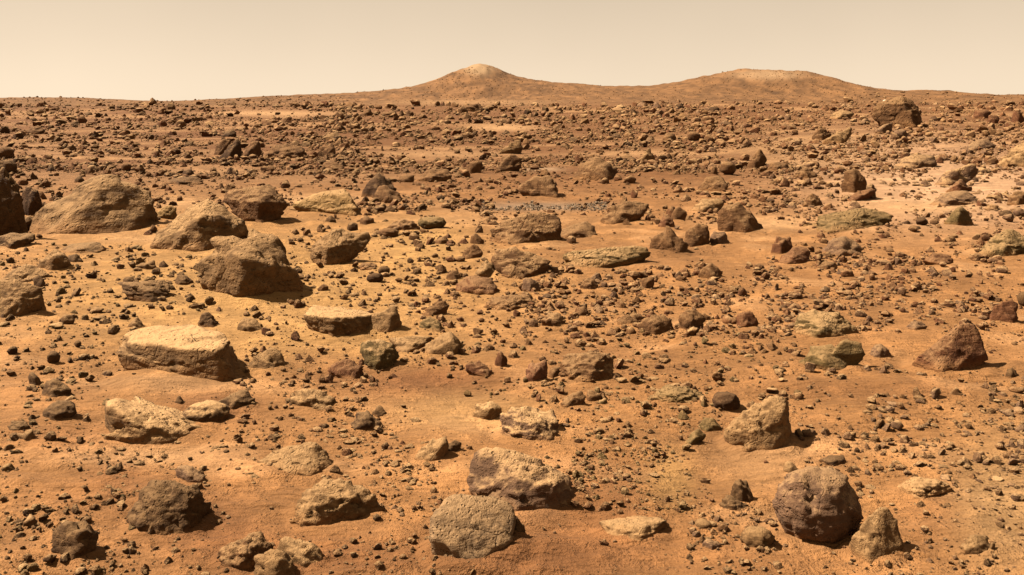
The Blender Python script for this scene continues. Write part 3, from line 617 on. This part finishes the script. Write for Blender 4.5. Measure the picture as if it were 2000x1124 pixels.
# ------------------------------------------------------------------ soil banked against the rocks, then the ground sheet
for (x, y, r, h) in FOOT:
    R = 2.6 * r
    i0, i1 = np.searchsorted(rowsY, y - R), np.searchsorted(rowsY, y + R)
    if i1 <= i0: continue
    j0, j1 = np.searchsorted(us, (x - R) / max(y, 1)), np.searchsorted(us, (x + R) / max(y, 1))
    sx, sy = GX[i0:i1, j0:j1] - x, GY[i0:i1, j0:j1] - y
    q = np.sqrt(sx ** 2 + sy ** 2) / r
    tail = np.exp(-((sx / r - 1.3) / .9) ** 2 - (sy / r / .55) ** 2)
    mk = .02 + .07 * abs(math.sin(x * 53.1 + y * 17.7))
    GZ[i0:i1, j0:j1] += min(h, .5) * (mk * np.exp(-(q / 1.2) ** 4) - .05 * np.exp(-((q - 1.35) / .22) ** 2) + .08 * tail)
PXg = CX + F * GX / GY; PYg = HY + (CAMZ - GZ) * F / GY
tone = np.tile(np.array(SOIL), (NR, NC, 1))
def blob(px, py, rx, ry, c, wgt=1.0):
    a = wgt * np.exp(-(((PXg - px) / rx) ** 2 + ((PYg - py) / ry) ** 2) ** 1.3)
    tone[:] = tone + (np.array(c) - tone) * a[:, :, None]
nn = n2(GX.ravel(), GY.ravel(), 3.0, 1.7, 20).reshape(NR, NC); n3_ = n2(GX.ravel(), GY.ravel(), 14.0, 5.5, 21).reshape(NR, NC)
n4_ = n2(GX.ravel(), GY.ravel(), 60.0, 30, 22).reshape(NR, NC)
far = sst(11, 24, GY)
tone += (np.array((.108, .042, .014)) - tone) * (far * .8)[:, :, None]
pale = far * sst(.15, .45, n3_) * (1 - sst(120, 260, GY))
tone += (np.array((.235, .120, .050)) - tone) * (pale * .8)[:, :, None]
tone += (np.array((.195, .090, .034)) - tone) * ((1 - far) * sst(.1, .5, -nn) * .55)[:, :, None]
tone += (np.array((.160, .078, .030)) - tone) * (sst(110, 300, GY) * .9)[:, :, None]
hs_ = n2(GX.ravel(), GY.ravel(), 6.0, 22, 33).reshape(NR, NC) + .8 * n2(GX.ravel(), GY.ravel(), 2.6, 14, 34).reshape(NR, NC)
n5_ = n2(GX.ravel(), GY.ravel(), 13.0, 40, 23).reshape(NR, NC) + .7 * n2(GX.ravel(), GY.ravel(), 5.0, 14, 24).reshape(NR, NC)
tone *= (1 + .2 * n4_ * sst(60, 200, GY) + .12 * n5_ * sst(200, 400, GY) + .55 * np.clip(hs_, -.5, .8) * sst(250, 500, GY))[:, :, None]
n6_ = n2(GX.ravel(), GY.ravel(), .9, .55, 25).reshape(NR, NC) + .6 * n2(GX.ravel(), GY.ravel(), .35, .2, 26).reshape(NR, NC)
tone *= (1 + .20 * n6_ * (1 - far))[:, :, None]
st_ = n2(GX.ravel() + .2 * GY.ravel(), GY.ravel(), 16.0, 1.6, 27).reshape(NR, NC) + .6 * n2(GX.ravel(), GY.ravel(), 40.0, 7, 28).reshape(NR, NC)
tone += (np.array((.37, .20, .085)) - tone) * (sst(.25, .6, st_) * sst(10, 20, GY) * (1 - sst(180, 330, GY)) * .6)[:, :, None]
tone += (np.array((.395, .212, .092)) - tone) * (sst(.15, .65, n6_) * (1 - far) * .55)[:, :, None]
YEL, RED, PAL, PIN = (.375, .208, .072), (.150, .056, .019), (.43, .245, .112), (.43, .255, .140)
for b_ in [(500,570,500,140,YEL,.85), (900,1090,800,70,RED,.35), (300,970,260,50,RED,.3), (820,480,110,50,YEL,.8), (660,690,260,50,YEL,.5), (850,750,150,45,RED,.8), (1150,1000,190,90,RED,.5), (1040,1100,140,50,RED,.35), (600,1090,200,40,RED,.4), (420,1040,120,50,RED,.5), (1850,1010,90,60,RED,.4), (150,860,120,30,RED,.3),
           (640,720,130,40,RED,.5), (420,790,90,30,RED,.6), (230,920,60,40,RED,.4), (1870,370,300,80,PIN,.9), (1700,300,200,50,PIN,.4), (1500,436,120,14,PAL,.8), (985,250,75,7,PAL,.8),
           (500,222,110,5,PAL,.6), (1050,331,46,4,(.36,.235,.135),.8), (610,392,160,12,PAL,.7), (350,398,60,12,PAL,.6), (1960,980,110,150,(.285,.168,.072),.7),
           (1310,935,50,60,(.26,.15,.05),.6), (1060,404,130,9,(.21,.15,.10),.7), (1700,760,200,25,RED,.3), (330,750,150,18,(.22,.12,.052),.6),
           (936,133,30,14,(.36,.23,.12),.9), (1500,146,70,10,(.34,.21,.11),.8), (900,200,150,5,PAL,.4), (860,302,170,9,PAL,.5), (560,223,150,5,PAL,.6), (1260,302,130,7,PAL,.45), (330,467,170,10,PAL,.5), (1790,404,140,12,PAL,.7), (400,332,110,7,PAL,.35), (900,805,150,40,PAL,.35), (1600,300,150,40,(.26,.145,.06),.4), (960,430,200,14,PAL,.35),
           (250,890,160,22,PAL,.5), (1500,900,120,50,PAL,.35), (900,800,160,40,YEL,.4)]:
    blob(*b_)
tone = np.clip(tone * ALB, .01, .8)
def sheet(name, r0, r1):
    nr = r1 - r0
    V = np.stack([GX[r0:r1].ravel(), GY[r0:r1].ravel(), GZ[r0:r1].ravel()], 1)
    idx = np.arange(nr * NC).reshape(nr, NC)
    Fq = np.stack([idx[:-1, :-1].ravel(), idx[:-1, 1:].ravel(), idx[1:, 1:].ravel(), idx[1:, :-1].ravel()], 1)
    me = mesh_from(name, V, Fq)
    at = me.attributes.new('tone', 'FLOAT_COLOR', 'POINT')
    at.data.foreach_set('color', np.concatenate([tone[r0:r1].reshape(-1, 3), np.ones((nr * NC, 1))], 1).astype(np.float32).ravel())
    me.materials.append(GROUND)
    o = link(bpy.data.objects.new(name, me)); o['kind'] = 'structure'
    return o
rs = int(np.searchsorted(rowsY, 330))
g_ = sheet('ground', 0, rs + 1); g_['label'] = 'dusty orange soil with drifts and gritty patches'
h_ = sheet('hills', rs, NR); h_['label'] = 'twin low hills on the horizon, one pointed and one flat-topped'

# ------------------------------------------------------------------ loose stones
rg = np.random.RandomState(11)
def rand_hull(kind, rg, n=9):
    P = rg.normal(size=(n, 3)); P /= np.linalg.norm(P, axis=1)[:, None]
    if kind == 'rounded': P = np.concatenate([P, P[:, [1, 2, 0]] * [1, -1, 1]])
    if kind == 'flat': P[:, 2] *= .55
    if kind == 'pointed': P = np.concatenate([P * [1, 1, .5] - [0, 0, .4], [[.15 * rg.randn(), .15 * rg.randn(), 1.0]]])
    return P
KINDS = ['angular', 'rounded', 'flat', 'pointed']
def library(level, per, **kw):
    L = []
    for k in KINDS:
        for s in range(per):
            V, Fc = star([rand_hull(k, np.random.RandomState(500 + s * 7 + KINDS.index(k) * 91))], level, 900 + s, chips=6, **kw)
            lo, hi = V.min(0), V.max(0)
            V = (V - [(lo[0] + hi[0]) / 2, (lo[1] + hi[1]) / 2, lo[2]]) / [(hi[0] - lo[0]), (hi[1] - lo[1]), (hi[2] - lo[2])]
            L.append((k, V, Fc))
    return L
REG = [  # x0, y0, x1, y1, count, smallest, largest, colours, exponent   (photo pixels)
 (-250,600,270,1130,1581,3,30,'ddkgd',1.8), (-250,860,480,1130,510,3,22,'ddkb',1.9), (230,470,420,610,229,3,22,'ddg',1.8), (0,460,300,600,408,3,21,'ddkg',1.9),
 (560,420,860,600,586,3,22,'dbb',1.9), (480,600,900,760,510,3,23,'dbr',1.8), (460,740,800,920,484,3,23,'drb',1.8), (640,900,860,1124,306,3,22,'dvb',1.9),
 (800,430,1130,640,612,3,23,'rbb',1.8), (1020,520,1560,660,1581,3,26,'rrbv',1.7), (1500,500,1960,650,1632,3,25,'rrrv',1.7), (1900,440,2260,700,510,3,22,'rrb',1.8),
 (1560,440,1960,520,433,3,21,'rrb',1.8), (900,650,1560,800,841,3,26,'rbbg',1.7), (1120,800,1420,1000,561,3,23,'rbg',1.8), (1230,880,1360,1000,178,4,9,'ygg',1.8),
 (1560,720,2260,930,1326,3,28,'dbvv',1.7), (1600,900,2260,1160,663,3,21,'dbv',2.0), (1340,1000,1520,1124,204,3,21,'dvb',1.8), (900,820,1300,1124,229,3,18,'rbv',1.9),
 (1060,880,1180,980,153,4,12,'rbg',1.8), (-250,330,450,470,663,3,23,'bbkr',1.7), (700,395,960,425,585,2.5,26,'bkr',2.2),
 (-250,204,700,350,17000,1.8,22,'rrkb',2.35), (600,206,1400,340,17000,1.8,22,'brkb',2.35), (1200,200,2260,340,18098,1.8,22,'rrbv',2.35),
 (-250,300,900,410,2926,2.5,26,'rrkb',2.2), (850,320,1600,440,2926,2.5,26,'brbr',2.2), (1500,320,2260,440,2600,2.5,26,'bvrv',2.2),
 (500,130,1760,207,5200,1.4,3.6,'brtk',2.8), (-250,187,700,210,1120,2,7,'rrkb',2.4), (1650,180,2260,215,800,2,8,'brkb',2.4),
 (170,840,500,960,67,8,26,'pt',2.0), (630,820,840,960,67,8,24,'pt',2.0), (1160,740,1330,930,52,8,24,'pt',2.0), (1680,770,2060,990,120,8,26,'pvt',2.0), (650,540,900,620,45,8,22,'pt',2.0), (1720,300,2060,420,98,8,26,'vpv',2.0),
 (-450,440,2500,1150,2754,3,14,'drbv',2.2), (930,396,1185,412,630,3,8,'www',2.4),
 (-250,450,2260,1150,8000,1.8,4.5,'drbv',2.2)]
BARE = [(1500,437,120,14), (560,223,150,7), (985,251,80,9), (860,302,170,12), (900,805,160,45), (850,755,110,32), (1480,912,120,45), (1720,752,140,22), (330,466,170,12),
        (1150,1085,130,45), (1790,403,140,14), (330,752,130,20), (1260,302,130,9), (400,332,110,9), (1040,300,90,8), (1830,700,60,30), (640,1030,120,30), (440,900,100,22), (1900,560,80,14), (130,470,130,12)]
ST = []
fx = np.array([(f[0], f[1], f[2]) for f in FOOT])
for ri, (x0, y0, x1, y1, cnt, s0, s1, cols, ex) in enumerate(REG):
    u_ = rg.rand(cnt); a_ = 1 - ex
    sizes = (s0 ** a_ + u_ * (s1 ** a_ - s0 ** a_)) ** (1 / a_)
    xs = x0 + (x1 - x0) * rg.rand(cnt); ys = y0 + (y1 - y0) * rg.rand(cnt)
    # stones gather in clumps and leave bare drifts between
    dens = noise3(np.stack([xs / 90.0, np.log(np.maximum(ys - 175, 4)) * 9, np.full(cnt, 3.3)], 1)) + .7 * noise3(np.stack([xs / 31.0, np.log(np.maximum(ys - 175, 4)) * 24, np.full(cnt, 8.1)], 1))
    bare = np.zeros(cnt)
    for (bx, by, brx, bry) in BARE: bare = np.maximum(bare, np.exp(-(((xs - bx) / brx) ** 2 + ((ys - by) / bry) ** 2) ** 2))
    for k in range(cnt):
        if rg.rand() < .92 * bare[k]: continue
        if dens[k] < (-.34 if ys[k] < 450 else -.45) + .45 * (rg.rand() - .35): continue
        g = hit(xs[k], ys[k])
        if g is None: continue
        if len(fx) and g[1] < 60:
            dd = np.hypot(fx[:, 0] - g[0], (fx[:, 1] - g[1]))
            if (dd < fx[:, 2] * .80 + .2 * sizes[k] * g[1] / F).any(): continue
        ST.append((g[0], g[1], g[2], sizes[k] * g[1] / F, sizes[k], ri, rg.randint(1 << 30)))
ST.sort(key=lambda s: -s[4] * (1 if REG[s[5]][7][0] != 'w' else .1))
def tint_of(s, r):
    cs = REG[s[5]][7]; c = cs[r.randint(len(cs))]
    if c == 'w':
        k = r.rand(); return ('w', ALB * np.array((.23, .165, .11)) * (.35 + 1.0 * k), 0.2)
    v = np.array(COL[c]) * (.75 + .5 * r.rand())
    k = .38 * r.rand() ** 1.6
    v = v + (np.array(SOIL) * ALB * .8 - v) * k            # dusted to some degree
    return c, v, .3 + .7 * r.rand()
inview = lambda s: 0 < CX + F * s[0] / s[1] < 2000 and 180 < HY + (CAMZ - s[2]) * F / s[1] < 1124
LIB = library(3, 6, p=60.0, rough=1.1, crumb=.2)
LIBM = []
for (k, V, Fc) in LIB:
    me = mesh_from('stone', V, Fc); me.materials.append(ROCK); LIBM.append((k, me))
CN = {'d': 'dark brown', 'k': 'blackish brown', 'b': 'brown', 'r': 'reddish brown', 'g': 'olive grey', 'v': 'purple-grey', 't': 'tan', 'y': 'ochre', 'p': 'pale', 'w': 'pale', 'm': 'pinkish'}
NIND = 300 - len(HERO) + 12
single, rest = [], []
for s in ST:
    if len(single) < NIND and inview(s) and REG[s[5]][7][0] != 'w': single.append(s)
    else: rest.append(s)
for s in single:
    r = np.random.RandomState(s[6]); c, v, du = tint_of(s, r)
    i = r.randint(len(LIBM)); kind, me = LIBM[i]
    o = link(bpy.data.objects.new('stone', me)); w = s[3]
    hh = w * ((.55 + .3 * r.rand()) if kind != 'flat' else .42)
    if 'p' in REG[s[5]][7]: hh *= .55
    o['texture_size'] = 1.0; o['stone_size'] = float(w)
    o.scale = (w, w * (.7 + .3 * r.rand()), hh); o.rotation_euler = (.2 * r.randn(), .2 * r.randn(), 6.28 * r.rand())
    o.location = (s[0], s[1], s[2] - (.15 + .25 * r.rand()) * hh); o.color = (*v, du)
    ad = sorted((np.hypot(b[0] - s[0], b[1] - s[1]) / (.3 + ww), sh) for (sh, b, ww) in ANCH)[0][1]
    size = 'pebble-sized' if w < .05 else 'fist-sized' if w < .13 else 'head-sized' if w < .4 else 'boulder-sized'
    o['label'] = f'{size} {kind} {CN[c]} stone near {ad}'
    o['category'] = 'stone'; o['group'] = f'loose stones around {ad}'
def stones_mesh(name, items, label):
    libs = {2: library(2, 6, p=70.0, rough=1.0), 1: library(1, 6, p=70.0, rough=1.0)}
    buckets = {}
    for s in items:
        r = np.random.RandomState(s[6]); c, v, du = tint_of(s, r)
        lev = 2 if s[4] > 6 else 1
        buckets.setdefault((lev, r.randint(24)), []).append((s, r, v, du))
    VV, FF, CC, off = [], [], [], 0
    for (lev, i), L in sorted(buckets.items(), key=lambda q: q[0]):
        kind, V, Fc = libs[lev][i]; n = len(L); m = len(V)
        w = np.array([l[0][3] for l in L]); hz = w * np.array([.52 + .42 * l[1].rand() for l in L]); hz = hz * np.array([.5 if 'p' in REG[l[0][5]][7] else 1.0 for l in L]); dy = w * np.array([.65 + .35 * l[1].rand() for l in L])
        a = np.array([6.283 * l[1].rand() for l in L]); P = np.array([l[0][:3] for l in L])
        q = V[None] * np.stack([w, dy, hz], 1)[:, None, :]
        ca, sa = np.cos(a)[:, None], np.sin(a)[:, None]
        X = q[:, :, 0] * ca - q[:, :, 1] * sa + P[:, 0:1]; Y = q[:, :, 0] * sa + q[:, :, 1] * ca + P[:, 1:2]
        Z = q[:, :, 2] + P[:, 2:3] - (hz * np.array([.12 + .33 * l[1].rand() for l in L]))[:, None]
        VV.append(np.stack([X, Y, Z], 2).reshape(-1, 3))
        FF.append((Fc[None] + (off + np.arange(n) * m)[:, None, None]).reshape(-1, 3)); off += n * m
        CC.append(np.repeat(np.array([(*l[2], l[3]) for l in L]), m, 0))
    me = mesh_from(name, np.concatenate(VV), np.concatenate(FF), smooth=False)
    at = me.attributes.new('tint', 'FLOAT_COLOR', 'POINT'); at.data.foreach_set('color', np.concatenate(CC).astype(np.float32).ravel())
    me.materials.append(STONES)
    o = link(bpy.data.objects.new(name, me)); o['kind'] = 'stuff'; o['label'] = label; o['category'] = 'stones'
    return o
stones_mesh('scattered_stones', [s for s in rest if REG[s[5]][7][0] != 'w'], 'countless small brown stones strewn over the plain')
stones_mesh('pale_gravel', [s for s in rest if REG[s[5]][7][0] == 'w'], 'strip of pale grey gravel near the tilted plank-like slab')
print('HEROES', len(HERO), 'SINGLE', len(single), 'REST', len(rest), 'TRIS', sum(len(o.data.polygons) for o in scene.objects if o.type == 'MESH'), 'smallest single px', single[-1][4])
